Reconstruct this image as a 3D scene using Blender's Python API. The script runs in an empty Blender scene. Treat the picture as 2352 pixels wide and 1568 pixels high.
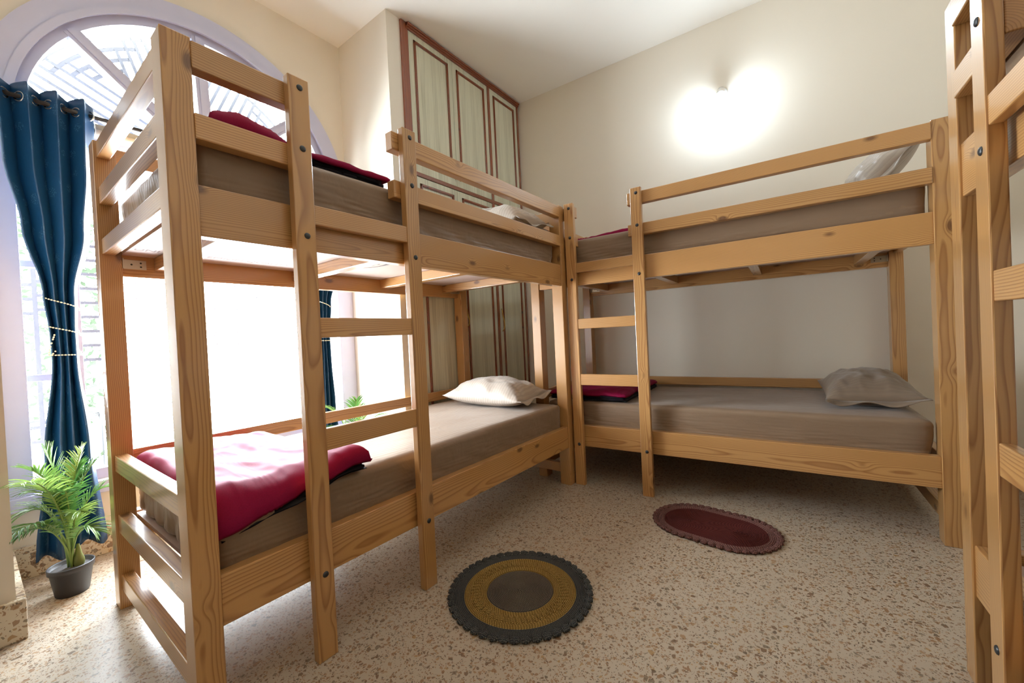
import bpy, bmesh, math, random
from mathutils import Vector, Matrix, noise
rnd = random.Random(7)
S = bpy.context.scene
COL = S.collection
PI = math.pi

# ------------------------------------------------------------------ camera
cam = bpy.data.cameras.new('camera')
cam_ob = bpy.data.objects.new('camera', cam)
COL.objects.link(cam_ob)
cam.sensor_width = 36.0
cam.lens = 36.0 * 936.07 / 2352
cam.shift_x = 6.92 / 2352
cam.shift_y = -1.24 / 2352
cam.clip_start = 0.02
yaw, pit, rol = math.radians(36.8351), math.radians(-0.723), math.radians(-2.7524)
Fw = Vector((-math.sin(yaw) * math.cos(pit), math.cos(yaw) * math.cos(pit), math.sin(pit)))
Rt = Vector((math.cos(yaw), math.sin(yaw), 0))
Up = Rt.cross(Fw)
R2 = math.cos(rol) * Rt + math.sin(rol) * Up
U2 = -math.sin(rol) * Rt + math.cos(rol) * Up
M = Matrix((R2, U2, -Fw)).transposed().to_4x4()
M.translation = Vector((1.2505, -0.3126, 0.9591))
cam_ob.matrix_world = M
S.camera = cam_ob

# ------------------------------------------------------------------ view, world, daylight
S.view_settings.view_transform = 'Standard'
S.view_settings.look = 'None'
S.view_settings.gamma = 1
S.view_settings.use_curve_mapping = False
S.view_settings.exposure = -0.62
S.cycles.use_denoising = True
S.cycles.max_bounces = 12
S.cycles.diffuse_bounces = 8
S.cycles.glossy_bounces = 4
S.cycles.transparent_max_bounces = 12
S.cycles.caustics_reflective = False
S.cycles.caustics_refractive = False
S.cycles.sample_clamp_indirect = 6.0

SKY = 80.0
LAMP = 640.0
world = bpy.data.worlds.new('sky')
S.world = world
world.use_nodes = True
wn = world.node_tree
wn.nodes['Background'].inputs['Color'].default_value = (0.84, 0.93, 1.0, 1)
wn.nodes['Background'].inputs['Strength'].default_value = SKY


def portal(name, loc, sx, sy, rot):
    l = bpy.data.lights.new(name, 'AREA')
    l.shape = 'RECTANGLE'
    l.size, l.size_y = sx, sy
    l.cycles.is_portal = True
    o = bpy.data.objects.new(name, l)
    COL.objects.link(o)
    o.location = loc
    o.rotation_euler = rot
    return o


portal('window_daylight_portal', (-1.80, 0.585, 1.58), 2.6, 1.6, (0, -PI / 2, 0))

# ------------------------------------------------------------------ material helpers


class NT:
    def __init__(s, name, rough=0.5, color=(0.8, 0.8, 0.8), spec=0.5, metal=0.0):
        s.m = bpy.data.materials.new(name)
        s.m.use_nodes = True
        s.t = s.m.node_tree
        s.b = s.t.nodes['Principled BSDF']
        s.b.inputs['Base Color'].default_value = (*color, 1)
        s.b.inputs['Roughness'].default_value = rough
        s.b.inputs['Specular IOR Level'].default_value = spec
        s.b.inputs['Metallic'].default_value = metal

    def n(s, typ, **kw):
        nd = s.t.nodes.new(typ)
        for k, v in kw.items():
            if k.startswith('i_'):
                key = k[2:]
                key = int(key) if key.isdigit() else key
                nd.inputs[key].default_value = v
            else:
                setattr(nd, k, v)
        return nd

    def l(s, a, b):
        s.t.links.new(a, b)

    def math(s, op, a, b=None, c=None, clamp=False):
        nd = s.n('ShaderNodeMath', operation=op, use_clamp=clamp)
        for i, v in enumerate((a, b, c)):
            if v is None:
                continue
            if isinstance(v, (int, float)):
                nd.inputs[i].default_value = v
            else:
                s.l(v, nd.inputs[i])
        return nd.outputs[0]

    def vmath(s, op, a, b=None):
        nd = s.n('ShaderNodeVectorMath', operation=op)
        for i, v in enumerate((a, b)):
            if v is None:
                continue
            if isinstance(v, (tuple, list)):
                nd.inputs[i].default_value = v
            else:
                s.l(v, nd.inputs[i])
        return nd.outputs[0]

    def mix(s, fac, a, b, mode='MIX'):
        nd = s.n('ShaderNodeMix', data_type='RGBA', blend_type=mode)
        for i, v in ((0, fac), (6, a), (7, b)):
            if isinstance(v, (int, float)):
                nd.inputs[i].default_value = v
            elif isinstance(v, (tuple, list)):
                nd.inputs[i].default_value = (*v[:3], 1)
            else:
                s.l(v, nd.inputs[i])
        return nd.outputs[2]

    def ramp(s, fac, stops, interp='LINEAR'):
        nd = s.n('ShaderNodeValToRGB')
        cr = nd.color_ramp
        cr.interpolation = interp
        while len(cr.elements) < len(stops):
            cr.elements.new(0.5)
        for e, (p, c) in zip(cr.elements, stops):
            e.position = p
            e.color = (*c, 1) if len(c) == 3 else c
        s.l(fac, nd.inputs[0])
        return nd.outputs[0]

    def base(s, c):
        s.l(c, s.b.inputs['Base Color'])

    def bump(s, h, strength=0.3, dist=0.002):
        nd = s.n('ShaderNodeBump', i_Strength=strength, i_Distance=dist)
        s.l(h, nd.inputs['Height'])
        s.l(nd.outputs[0], s.b.inputs['Normal'])


def g3(v):
    return (v, v, v)


def srgb(r, g, b):
    f = lambda c: (c / 12.92 if c <= 0.04045 else ((c + 0.055) / 1.055) ** 2.4)
    return tuple(f(x / 255) for x in (r, g, b))


def mat_wood(name, light, dark, knot, ring=0.0052, rough=0.38, contrast=1.0):
    m = NT(name, rough, spec=0.45)
    tc = m.n('ShaderNodeTexCoord').outputs['Object']
    oi = m.n('ShaderNodeObjectInfo').outputs['Random']
    r1 = m.math('FRACT', m.math('MULTIPLY', oi, 17.31))
    r2 = m.math('FRACT', m.math('MULTIPLY', oi, 71.77))
    r3 = m.math('FRACT', m.math('MULTIPLY', oi, 139.3))
    off = m.n('ShaderNodeCombineXYZ')
    m.l(m.math('MULTIPLY', oi, 37.0), off.inputs[0])
    m.l(m.math('MULTIPLY', r1, 11.0), off.inputs[1])
    m.l(m.math('MULTIPLY', r2, 13.0), off.inputs[2])
    P = m.vmath('ADD', tc, off.outputs[0])
    # knots
    kv = m.n('ShaderNodeTexVoronoi', feature='F1', i_Scale=1.0, i_Randomness=1.0)
    m.l(m.vmath('MULTIPLY', P, (4.2, 8.5, 8.5)), kv.inputs['Vector'])
    kd = kv.outputs['Distance']
    ksw = m.math('POWER', 2.718, m.math('MULTIPLY', m.math('MULTIPLY', kd, kd), -45.0))
    # rings round a pith that lies off the board, drifting along the length
    ns = m.n('ShaderNodeTexNoise', i_Scale=1.0, i_Detail=2.0, i_Roughness=0.5)
    m.l(m.vmath('MULTIPLY', P, (1.6, 7.0, 7.0)), ns.inputs['Vector'])
    warp = m.math('MULTIPLY', m.math('SUBTRACT', ns.outputs[0], 0.5), 0.034)
    sp = m.n('ShaderNodeSeparateXYZ')
    m.l(tc, sp.inputs[0])
    ty = m.math('MULTIPLY', sp.outputs[0], m.math('MULTIPLY', m.math('SUBTRACT', r3, 0.5), 0.05))
    py = m.math('ADD', m.math('ADD', sp.outputs[1], ty), m.math('MULTIPLY', m.math('SUBTRACT', r1, 0.5), 0.16))
    pz = m.math('ADD', sp.outputs[2], m.math('ADD', m.math('MULTIPLY', r2, 0.10), 0.02))
    rr = m.math('SQRT', m.math('ADD', m.math('MULTIPLY', py, py), m.math('MULTIPLY', pz, pz)))
    rr = m.math('ADD', m.math('ADD', rr, warp), m.math('MULTIPLY', ksw, 0.016))
    fr = m.math('FRACT', m.math('DIVIDE', rr, ring))
    col = m.ramp(fr, [(0.0, light), (0.45, tuple(l * 0.93 + d * 0.07 for l, d in zip(light, dark))),
                      (0.82, tuple(l * (1 - .95 * contrast) + d * .95 * contrast for l, d in zip(light, dark))), (0.97, light)])
    # fine fibres
    fn = m.n('ShaderNodeTexNoise', i_Scale=1.0, i_Detail=2.0)
    m.l(m.vmath('MULTIPLY', P, (9.0, 420.0, 420.0)), fn.inputs['Vector'])
    col = m.mix(m.math('MULTIPLY', fn.outputs[0], 0.35), col, tuple(d * .7 + l * .3 for l, d in zip(light, dark)))
    # broad tone
    bn = m.n('ShaderNodeTexNoise', i_Scale=1.0, i_Detail=1.0)
    m.l(m.vmath('MULTIPLY', P, (2.0, 12.0, 12.0)), bn.inputs['Vector'])
    col = m.mix(m.math('MULTIPLY', bn.outputs[0], 0.30), col, tuple(x * 1.12 for x in light))
    tone = m.math('ADD', 0.86, m.math('MULTIPLY', r3, 0.24))
    tn = m.n('ShaderNodeCombineColor')
    for i in range(3):
        m.l(tone, tn.inputs[i])
    col = m.mix(1.0, col, tn.outputs[0], 'MULTIPLY')
    kmask = m.ramp(kd, [(0.0, g3(1.0)), (0.075, g3(0.9)), (0.10, g3(0.5)), (0.14, g3(0.0))])
    col = m.mix(m.math('MULTIPLY', kmask, 0.85), col, knot)
    m.base(col)
    m.bump(fr, 0.05, 0.0006)
    m.b.inputs['Coat Weight'].default_value = 0.9
    m.b.inputs['Coat Roughness'].default_value = 0.14
    return m.m


def mat_terrazzo(name, base, scale=1.0):
    m = NT(name, 0.32, spec=0.4)
    tc = m.n('ShaderNodeTexCoord').outputs['Object']
    wn_ = m.n('ShaderNodeTexNoise', i_Scale=60.0 * scale, i_Detail=1.0)
    m.l(tc, wn_.inputs['Vector'])
    P = m.vmath('ADD', tc, m.vmath('MULTIPLY', m.vmath('SUBTRACT', wn_.outputs['Color'], (0.5, 0.5, 0.5)), (0.008 / scale,) * 3))
    big = m.n('ShaderNodeTexNoise', i_Scale=1.4, i_Detail=3.0)
    m.l(tc, big.inputs['Vector'])
    col = m.mix(big.outputs[0], tuple(x * 0.90 for x in base), tuple(x * 1.07 for x in base))
    for sc, thr, seed in ((105.0, 0.60, 0.0), (66.0, 0.72, 3.3), (180.0, 0.60, 7.1)):
        Pv = m.vmath('MULTIPLY', m.vmath('ADD', P, (seed, seed * .7, seed * .3)), (scale,) * 3)
        ve = m.n('ShaderNodeTexVoronoi', feature='DISTANCE_TO_EDGE', i_Scale=sc)
        vc = m.n('ShaderNodeTexVoronoi', feature='F1', i_Scale=sc)
        m.l(Pv, ve.inputs['Vector'])
        m.l(Pv, vc.inputs['Vector'])
        sp = m.n('ShaderNodeSeparateColor')
        m.l(vc.outputs['Color'], sp.inputs[0])
        pick = m.math('GREATER_THAN', sp.outputs[0], thr)
        rim = m.math('GREATER_THAN', ve.outputs['Distance'], m.math('ADD', 0.10, m.math('MULTIPLY', sp.outputs[2], 0.16)))
        mask = m.math('MULTIPLY', pick, rim)
        chip = m.ramp(sp.outputs[1], [(0.0, srgb(102, 72, 48)), (0.22, srgb(136, 100, 66)), (0.5, srgb(152, 118, 82)),
                                      (0.68, srgb(112, 100, 82)), (0.86, srgb(84, 66, 50)), (0.94, srgb(160, 126, 78))], 'CONSTANT')
        col = m.mix(m.math('MULTIPLY', mask, 0.8), col, chip)
    m.base(col)
    return m.m


def mat_wall(name, color, bump=0.15):
    m = NT(name, 0.75, spec=0.25)
    tc = m.n('ShaderNodeTexCoord').outputs['Object']
    n1 = m.n('ShaderNodeTexNoise', i_Scale=1.3, i_Detail=3.0)
    m.l(tc, n1.inputs['Vector'])
    m.base(m.mix(n1.outputs[0], tuple(c * 0.96 for c in color), tuple(min(1, c * 1.03) for c in color)))
    n2 = m.n('ShaderNodeTexNoise', i_Scale=140.0, i_Detail=3.0)
    m.l(tc, n2.inputs['Vector'])
    m.bump(n2.outputs[0], bump, 0.001)
    return m.m


def mat_sheet(name, color, stripe=0.012, axis=0, sheen=0.15, dark=0.94):
    m = NT(name, 0.48, spec=0.4)
    tc = m.n('ShaderNodeTexCoord').outputs['Object']
    sp = m.n('ShaderNodeSeparateXYZ')
    m.l(tc, sp.inputs[0])
    fr = m.math('FRACT', m.math('DIVIDE', sp.outputs[axis], stripe * 2))
    st = m.math('GREATER_THAN', fr, 0.5)
    m.base(m.mix(st, color, tuple(c * dark for c in color)))
    m.l(m.math('ADD', 0.36, m.math('MULTIPLY', st, 0.12)), m.b.inputs['Roughness'])
    n1 = m.n('ShaderNodeTexNoise', i_Scale=9.0, i_Detail=4.0, i_Distortion=0.6)
    m.l(tc, n1.inputs['Vector'])
    m.bump(n1.outputs[0], 0.35, 0.012)
    m.b.inputs['Sheen Weight'].default_value = sheen
    return m.m


def mat_cloth(name, color, rough=0.85, scale=700.0, sheen=0.3, bump=0.2):
    m = NT(name, rough, color, spec=0.06)
    tc = m.n('ShaderNodeTexCoord').outputs['Object']
    n1 = m.n('ShaderNodeTexNoise', i_Scale=scale, i_Detail=2.0)
    m.l(tc, n1.inputs['Vector'])
    m.base(m.mix(n1.outputs[0], tuple(c * 0.8 for c in color), tuple(min(1, c * 1.2) for c in color)))
    m.bump(n1.outputs[0], bump, 0.001)
    m.b.inputs['Sheen Weight'].default_value = sheen
    return m.m


def mat_plain(name, color, rough=0.5, spec=0.5, metal=0.0, vary=0.06):
    m = NT(name, rough, color, spec, metal)
    tc = m.n('ShaderNodeTexCoord').outputs['Object']
    n1 = m.n('ShaderNodeTexNoise', i_Scale=14.0, i_Detail=3.0)
    m.l(tc, n1.inputs['Vector'])
    m.base(m.mix(n1.outputs[0], tuple(c * (1 - vary) for c in color), tuple(min(1, c * (1 + vary)) for c in color)))
    return m.m


def mat_laminate(name, a, b):
    m = NT(name, 0.33, spec=0.5)
    tc = m.n('ShaderNodeTexCoord').outputs['Object']
    n1 = m.n('ShaderNodeTexNoise', i_Scale=1.0, i_Detail=4.0, i_Roughness=0.65)
    m.l(m.vmath('MULTIPLY', tc, (60.0, 110.0, 2.2)), n1.inputs['Vector'])
    n2 = m.n('ShaderNodeTexNoise', i_Scale=1.0, i_Detail=2.0)
    m.l(m.vmath('MULTIPLY', tc, (8.0, 14.0, 0.6)), n2.inputs['Vector'])
    f = m.math('ADD', m.math('MULTIPLY', n1.outputs[0], 0.65), m.math('MULTIPLY', n2.outputs[0], 0.35))
    m.base(m.ramp(f, [(0.34, b), (0.56, a)]))
    return m.m


def mat_curtain(name):
    m = NT(name, 0.42, spec=0.45)
    uv = m.n('ShaderNodeTexCoord').outputs['UV']
    n1 = m.n('ShaderNodeTexNoise', i_Scale=1.0, i_Detail=2.0)
    m.l(m.vmath('MULTIPLY', uv, (260.0, 40.0, 1.0)), n1.inputs['Vector'])
    v = m.n('ShaderNodeTexVoronoi', feature='F1', i_Scale=1.0)
    m.l(m.vmath('MULTIPLY', uv, (9.0, 13.0, 1.0)), v.inputs['Vector'])
    n2 = m.n('ShaderNodeTexNoise', i_Scale=1.0, i_Detail=4.0)
    m.l(m.vmath('MULTIPLY', uv, (120.0, 150.0, 1.0)), n2.inputs['Vector'])
    mot = m.math('MULTIPLY', m.math('LESS_THAN', v.outputs['Distance'], 0.30), m.math('GREATER_THAN', n2.outputs[0], 0.54))
    c = m.mix(n1.outputs[0], srgb(6, 42, 74), srgb(14, 64, 102))
    c = m.mix(m.math('MULTIPLY', mot, 0.28), c, srgb(96, 140, 168))
    m.base(c)
    m.l(m.math('SUBTRACT', 0.45, m.math('MULTIPLY', mot, 0.15)), m.b.inputs['Roughness'])
    m.bump(n1.outputs[0], 0.15, 0.001)
    # a little daylight comes through the weave
    tr = m.n('ShaderNodeBsdfTranslucent')
    m.l(c, tr.inputs[0])
    mx = m.n('ShaderNodeMixShader')
    mx.inputs[0].default_value = 0.12
    out = m.t.nodes['Material Output']
    m.l(m.b.outputs[0], mx.inputs[1])
    m.l(tr.outputs[0], mx.inputs[2])
    m.l(mx.outputs[0], out.inputs[0])
    return m.m


def mat_leaf(name):
    m = NT(name, 0.42, spec=0.4)
    oi = m.n('ShaderNodeObjectInfo').outputs['Random']
    uv = m.n('ShaderNodeTexCoord').outputs['Object']
    n1 = m.n('ShaderNodeTexNoise', i_Scale=22.0, i_Detail=1.0)
    m.l(uv, n1.inputs['Vector'])
    f = m.math('ADD', m.math('MULTIPLY', oi, 0.5), m.math('MULTIPLY', n1.outputs[0], 0.6))
    c = m.ramp(f, [(0.15, srgb(44, 84, 40)), (0.5, srgb(84, 124, 56)), (0.85, srgb(140, 164, 84))])
    m.base(c)
    tr = m.n('ShaderNodeBsdfTranslucent')
    m.l(c, tr.inputs[0])
    mx = m.n('ShaderNodeMixShader')
    mx.inputs[0].default_value = 0.35
    m.l(m.b.outputs[0], mx.inputs[1])
    m.l(tr.outputs[0], mx.inputs[2])
    m.l(mx.outputs[0], m.t.nodes['Material Output'].inputs[0])
    return m.m


def mat_yarn(name, c1, c2, ring, spokes, gaps=0.0):
    """braided yarn running round the middle of a rug: stitches in polar rows, darker at their edges than on their crowns"""
    m = NT(name, 0.9, spec=0.15)
    uv = m.n('ShaderNodeTexCoord').outputs['UV']      # u = turn (0..1), v = radius in metres
    sp = m.n('ShaderNodeSeparateXYZ')
    m.l(uv, sp.inputs[0])
    row = m.math('DIVIDE', sp.outputs[1], ring)
    fr = m.math('FRACT', row)
    fl = m.math('FLOOR', row)
    cnt = m.math('MAXIMUM', m.math('FLOOR', m.math('MULTIPLY', fl, spokes)), 4.0)
    a = m.math('FRACT', m.math('ADD', m.math('MULTIPLY', sp.outputs[0], cnt), m.math('ADD', m.math('MULTIPLY', fr, 0.7), m.math('MULTIPLY', fl, 0.5))))
    tri = m.math('ABSOLUTE', m.math('SUBTRACT', m.math('MULTIPLY', a, 2.0), 1.0))
    rdg = m.math('SINE', m.math('MULTIPLY', fr, PI))
    h = m.math('MULTIPLY', rdg, m.math('SUBTRACT', 1.0, m.math('MULTIPLY', tri, tri)))
    n1 = m.n('ShaderNodeTexNoise', i_Scale=900.0, i_Detail=1.0)
    m.l(m.n('ShaderNodeTexCoord').outputs['Object'], n1.inputs['Vector'])
    f = m.math('ADD', m.math('MULTIPLY', h, 0.75), m.math('MULTIPLY', m.math('SUBTRACT', n1.outputs[0], 0.5), 0.9))
    m.base(m.mix(m.math('MULTIPLY', f, 1.0, clamp=True), c1, c2))
    m.bump(h, 0.9, 0.003)
    return m.m


def mat_glass(name):
    m = NT(name)
    t = m.t
    t.nodes.remove(m.b)
    gl = m.n('ShaderNodeBsdfGlossy', i_Roughness=0.02)
    tr = m.n('ShaderNodeBsdfTransparent')
    tr.inputs[0].default_value = (0.96, 0.98, 0.98, 1)
    fr = m.n('ShaderNodeFresnel', i_IOR=1.45)
    mx = m.n('ShaderNodeMixShader')
    m.l(fr.outputs[0], mx.inputs[0])
    m.l(tr.outputs[0], mx.inputs[1])
    m.l(gl.outputs[0], mx.inputs[2])
    m.l(mx.outputs[0], t.nodes['Material Output'].inputs[0])
    return m.m


def mat_emit(name, color, strength):
    m = NT(name)
    m.b.inputs['Emission Color'].default_value = (*color, 1)
    m.b.inputs['Emission Strength'].default_value = strength
    m.b.inputs['Base Color'].default_value = (0.9, 0.9, 0.9, 1)
    return m.m


WOOD = mat_wood('pine_varnished', (0.50, 0.272, 0.095), (0.235, 0.086, 0.023), (0.085, 0.028, 0.010))
FLOOR = mat_terrazzo('terrazzo', srgb(180, 167, 149))
SKIRT = mat_terrazzo('terrazzo_coarse', srgb(206, 194, 172), 0.7)
WALL = mat_wall('cream_paint', srgb(226, 218, 203))
CEIL = mat_wall('ceiling_paint', srgb(243, 239, 230))
LILAC = mat_plain('window_paint', srgb(190, 192, 216), 0.4, vary=0.02)
GRILLE = mat_plain('grille_paint', srgb(88, 88, 92), 0.5, vary=0.02)
GLASS = mat_glass('window_glass')
SHEET = mat_sheet('taupe_satin_stripe', srgb(127, 104, 82))
PILLOW = mat_sheet('taupe_pillow_stripe', srgb(168, 155, 142), stripe=0.009, axis=0, sheen=0.2, dark=0.86)
PILLOW_DARK = mat_sheet('taupe_pillow_plain', srgb(118, 101, 84), stripe=0.009, axis=0, sheen=0.2, dark=0.93)
MAROON = mat_cloth('maroon_fleece', srgb(120, 16, 54), 0.6, 300.0, 0.0, 0.1)
BLACK = mat_cloth('black_fleece', srgb(24, 20, 26), 0.8, 300.0, 0.05, 0.15)
BOLT = mat_plain('bolt_black', srgb(38, 40, 42), 0.35)
STEEL = mat_plain('zinc_steel', srgb(190, 180, 160), 0.3, metal=1.0)
PLY = mat_plain('plywood_face', srgb(172, 150, 138), 0.6)
INK = mat_plain('stamp_ink_dark', srgb(60, 50, 52), 0.7)
INKL = mat_plain('stamp_ink_pale', srgb(122, 100, 92), 0.7)
LAM = mat_laminate('grey_green_laminate', srgb(202, 200, 176), srgb(162, 158, 134))
TEAK = mat_wood('red_teak', srgb(128, 64, 33), srgb(92, 40, 20), srgb(70, 30, 16), 0.012, 0.25, 0.6)
BRASS = mat_plain('brass', srgb(200, 160, 80), 0.25, metal=1.0)
CURTAIN = mat_curtain('teal_curtain_cloth')
CREAM = mat_cloth('cream_blind_cloth', srgb(232, 220, 196), 0.8, 500.0, 0.1)
ROD = mat_plain('dark_rod', srgb(52, 44, 40), 0.35, metal=0.4)
RING = mat_plain('eyelet_metal', srgb(206, 206, 206), 0.2, metal=1.0)
BEAD = mat_plain('cream_beads', srgb(238, 230, 208), 0.3)
LEAF = mat_leaf('palm_leaf')
STEM = mat_plain('palm_stem', srgb(112, 138, 70), 0.5, vary=0.2)
BULB_ = mat_plain('palm_bulb', srgb(96, 104, 48), 0.6, vary=0.25)
POT = mat_plain('black_plastic', srgb(46, 46, 50), 0.45)
SOIL = mat_cloth('gravel_filler', srgb(86, 84, 84), 0.6, 120.0, 0.0, 1.0)
WHITE = mat_plain('white_plastic', srgb(236, 236, 234), 0.35, vary=0.02)
LED = mat_emit('led_bulb_glow', (0.72, 0.86, 1.0), LAMP)
Y_GREY = mat_yarn('grey_braid', srgb(44, 44, 46), srgb(150, 134, 116), 0.0058, 6.6)
Y_DGREY = mat_yarn('dark_grey_braid', srgb(38, 42, 48), srgb(120, 118, 112), 0.0056, 6.6)
Y_MUST = mat_yarn('mustard_crochet', srgb(104, 78, 36), srgb(206, 170, 100), 0.0060, 4.2)
Y_CLAR = mat_yarn('dark_red_braid', srgb(64, 26, 24), srgb(96, 44, 38), 0.0060, 6.0)
Y_MAUVE = mat_yarn('mauve_braid', srgb(78, 50, 46), srgb(146, 104, 96), 0.0070, 6.0)

# ------------------------------------------------------------------ mesh helpers


def link(name, bm, mat, parent=None, loc=None, smooth=False, mats=None):
    me = bpy.data.meshes.new(name)
    bm.to_mesh(me)
    bm.free()
    return link_me(name, me, mat, parent, loc, smooth, mats)


def link_me(name, me, mat, parent=None, loc=None, smooth=False, mats=None):
    if smooth:
        for p in me.polygons:
            p.use_smooth = True
    if not me.materials:
        for mm in (mats or [mat]):
            me.materials.append(mm)
    o = bpy.data.objects.new(name, me)
    COL.objects.link(o)
    if parent:
        o.parent = parent
    if loc is not None:
        o.location = loc
    return o


def thing(name, label, cat, loc=(0, 0, 0), rotz=0.0, group=None):
    o = bpy.data.objects.new(name, None)
    o.empty_display_size = 0.1
    COL.objects.link(o)
    o.location = loc
    o.rotation_euler = (0, 0, rotz)
    return tag(o, label, cat, group)


def tag(o, label, cat, group=None):
    o['label'] = label
    o['category'] = cat
    if group:
        o['group'] = group
    return o


def struct(o):
    o['kind'] = 'structure'
    return o


def bm_box(bm, lo, hi, bevel=0.0, seg=2):
    lo, hi = Vector(lo), Vector(hi)
    r = bmesh.ops.create_cube(bm, size=1.0)
    vs = r['verts']
    c, s = (lo + hi) / 2, hi - lo
    for v in vs:
        v.co = Vector((v.co.x * s.x, v.co.y * s.y, v.co.z * s.z)) + c
    if bevel:
        es = list({e for v in vs for e in v.link_edges})
        bmesh.ops.bevel(bm, geom=es, offset=bevel, segments=seg, profile=0.5, affect='EDGES')
    return vs


def box(name, lo, hi, mat, parent=None, bevel=0.0, smooth=False):
    lo, hi = Vector(lo), Vector(hi)
    c = (lo + hi) / 2
    bm = bmesh.new()
    bm_box(bm, lo - c, hi - c, bevel)
    return link(name, bm, mat, parent, c, smooth)


MESH = {}
AX = {'x': Matrix.Identity(4), 'y': Matrix.Rotation(PI / 2, 4, 'Z'), 'z': Matrix.Rotation(-PI / 2, 4, 'Y')}


def plank(name, xr, yr, zr, axis, parent, mat=None, bevel=0.0028):
    """a sawn piece of timber whose own X runs along its length"""
    c = Vector(((xr[0] + xr[1]) / 2, (yr[0] + yr[1]) / 2, (zr[0] + zr[1]) / 2))
    d = (xr[1] - xr[0], yr[1] - yr[0], zr[1] - zr[0])
    dims = {'x': d, 'y': (d[1], d[0], d[2]), 'z': (d[2], d[1], d[0])}[axis]
    key = tuple(round(v, 4) for v in dims) + ((mat or WOOD).name,)
    if key not in MESH:
        bm = bmesh.new()
        bm_box(bm, [-v / 2 for v in dims], [v / 2 for v in dims], bevel)
        me = bpy.data.meshes.new(name)
        bm.to_mesh(me)
        bm.free()
        me.materials.append(mat or WOOD)
        MESH[key] = me
    o = bpy.data.objects.new(name, MESH[key])
    COL.objects.link(o)
    o.parent = parent
    o.matrix_local = Matrix.Translation(c) @ AX[axis]
    return o


def lathe(name, prof, mat, parent=None, loc=None, seg=32, smooth=True):
    bm = bmesh.new()
    rings = []
    for r, z in prof:
        if r < 1e-6:
            rings.append([bm.verts.new((0, 0, z))])
        else:
            rings.append([bm.verts.new((r * math.cos(2 * PI * i / seg), r * math.sin(2 * PI * i / seg), z)) for i in range(seg)])
    for a, b in zip(rings, rings[1:]):
        for i in range(seg):
            j = (i + 1) % seg
            if len(a) == 1 and len(b) == 1:
                continue
            if len(a) == 1:
                bm.faces.new((a[0], b[j], b[i]))
            elif len(b) == 1:
                bm.faces.new((a[i], a[j], b[0]))
            else:
                bm.faces.new((a[i], a[j], b[j], b[i]))
    bmesh.ops.recalc_face_normals(bm, faces=bm.faces)
    return link(name, bm, mat, parent, loc, smooth)


def bm_tube(bm, pts, rad, seg=8, cap=True):
    pts = [Vector(p) for p in pts]
    n = len(pts)
    rads = rad if isinstance(rad, (list, tuple)) else [rad] * n
    prev = None
    up = None
    for i, p in enumerate(pts):
        t = (pts[min(i + 1, n - 1)] - pts[max(i - 1, 0)]).normalized()
        if up is None:
            up = t.orthogonal().normalized()
        up = (up - t * up.dot(t)).normalized()
        sd = t.cross(up)
        ring = [bm.verts.new(p + (up * math.cos(2 * PI * k / seg) + sd * math.sin(2 * PI * k / seg)) * rads[i]) for k in range(seg)]
        if prev:
            for k in range(seg):
                j = (k + 1) % seg
                bm.faces.new((prev[k], prev[j], ring[j], ring[k]))
        elif cap:
            bm.faces.new(ring[::-1])
        prev = ring
    if cap:
        bm.faces.new(prev)


def tube(name, pts, rad, mat, parent=None, seg=8, loc=None):
    bm = bmesh.new()
    bm_tube(bm, pts, rad, seg)
    bmesh.ops.recalc_face_normals(bm, faces=bm.faces)
    return link(name, bm, mat, parent, loc, True)


def sheet_bm(nu, nv, fn, closed_u=False, uv=None):
    bm = bmesh.new()
    g = [[bm.verts.new(fn(i / (nu if closed_u else nu - 1), j / (nv - 1))) for i in range(nu)] for j in range(nv)]
    ul = bm.loops.layers.uv.new('UVMap') if uv else None
    for j in range(nv - 1):
        for i in range(nu if closed_u else nu - 1):
            k = (i + 1) % nu
            f = bm.faces.new((g[j][i], g[j][k], g[j + 1][k], g[j + 1][i]))
            if ul:
                cs = ((i, j), (i + 1, j), (i + 1, j + 1), (i, j + 1))
                for lp, (a, b) in zip(f.loops, cs):
                    lp[ul].uv = uv(a / (nu if closed_u else nu - 1), b / (nv - 1))
    return bm


def fbm(x, y, z, oct=3):
    v, a = 0.0, 1.0
    for k in range(oct):
        v += a * noise.noise(Vector((x, y, z)) * (2 ** k))
        a *= 0.5
    return v


# ------------------------------------------------------------------ setting
H = 3.175
XW = -1.54            # window wall
XI = -0.968           # inner wall plane (column and wardrobe front)
Y0, Y1 = -0.24, 1.452  # window recess
WC, WR = 0.59, 0.755  # arch centre and radius
HL = 0.815           # half width of the opening below the springing
ZS, ZC = 0.36, 2.045  # sill, arch springing
TB = math.radians(2.8406)
BACK = Vector((-0.955, 2.958))

struct(box('floor', (-2.0, -2.8, -0.08), (3.0, 3.5, 0.0), FLOOR))
struct(box('ceiling', (-2.0, -2.8, H), (3.0, 3.5, H + 0.1), CEIL))

# window wall with an arched opening, thickness outwards
bm = bmesh.new()
XO = XW - 0.24
arc = [(WC - WR * math.cos(PI * i / 48), ZC + WR * math.sin(PI * i / 48)) for i in range(49)]


def quad(a, b, c, d):
    bm.faces.new([bm.verts.new(p) for p in (a, b, c, d)])


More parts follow.
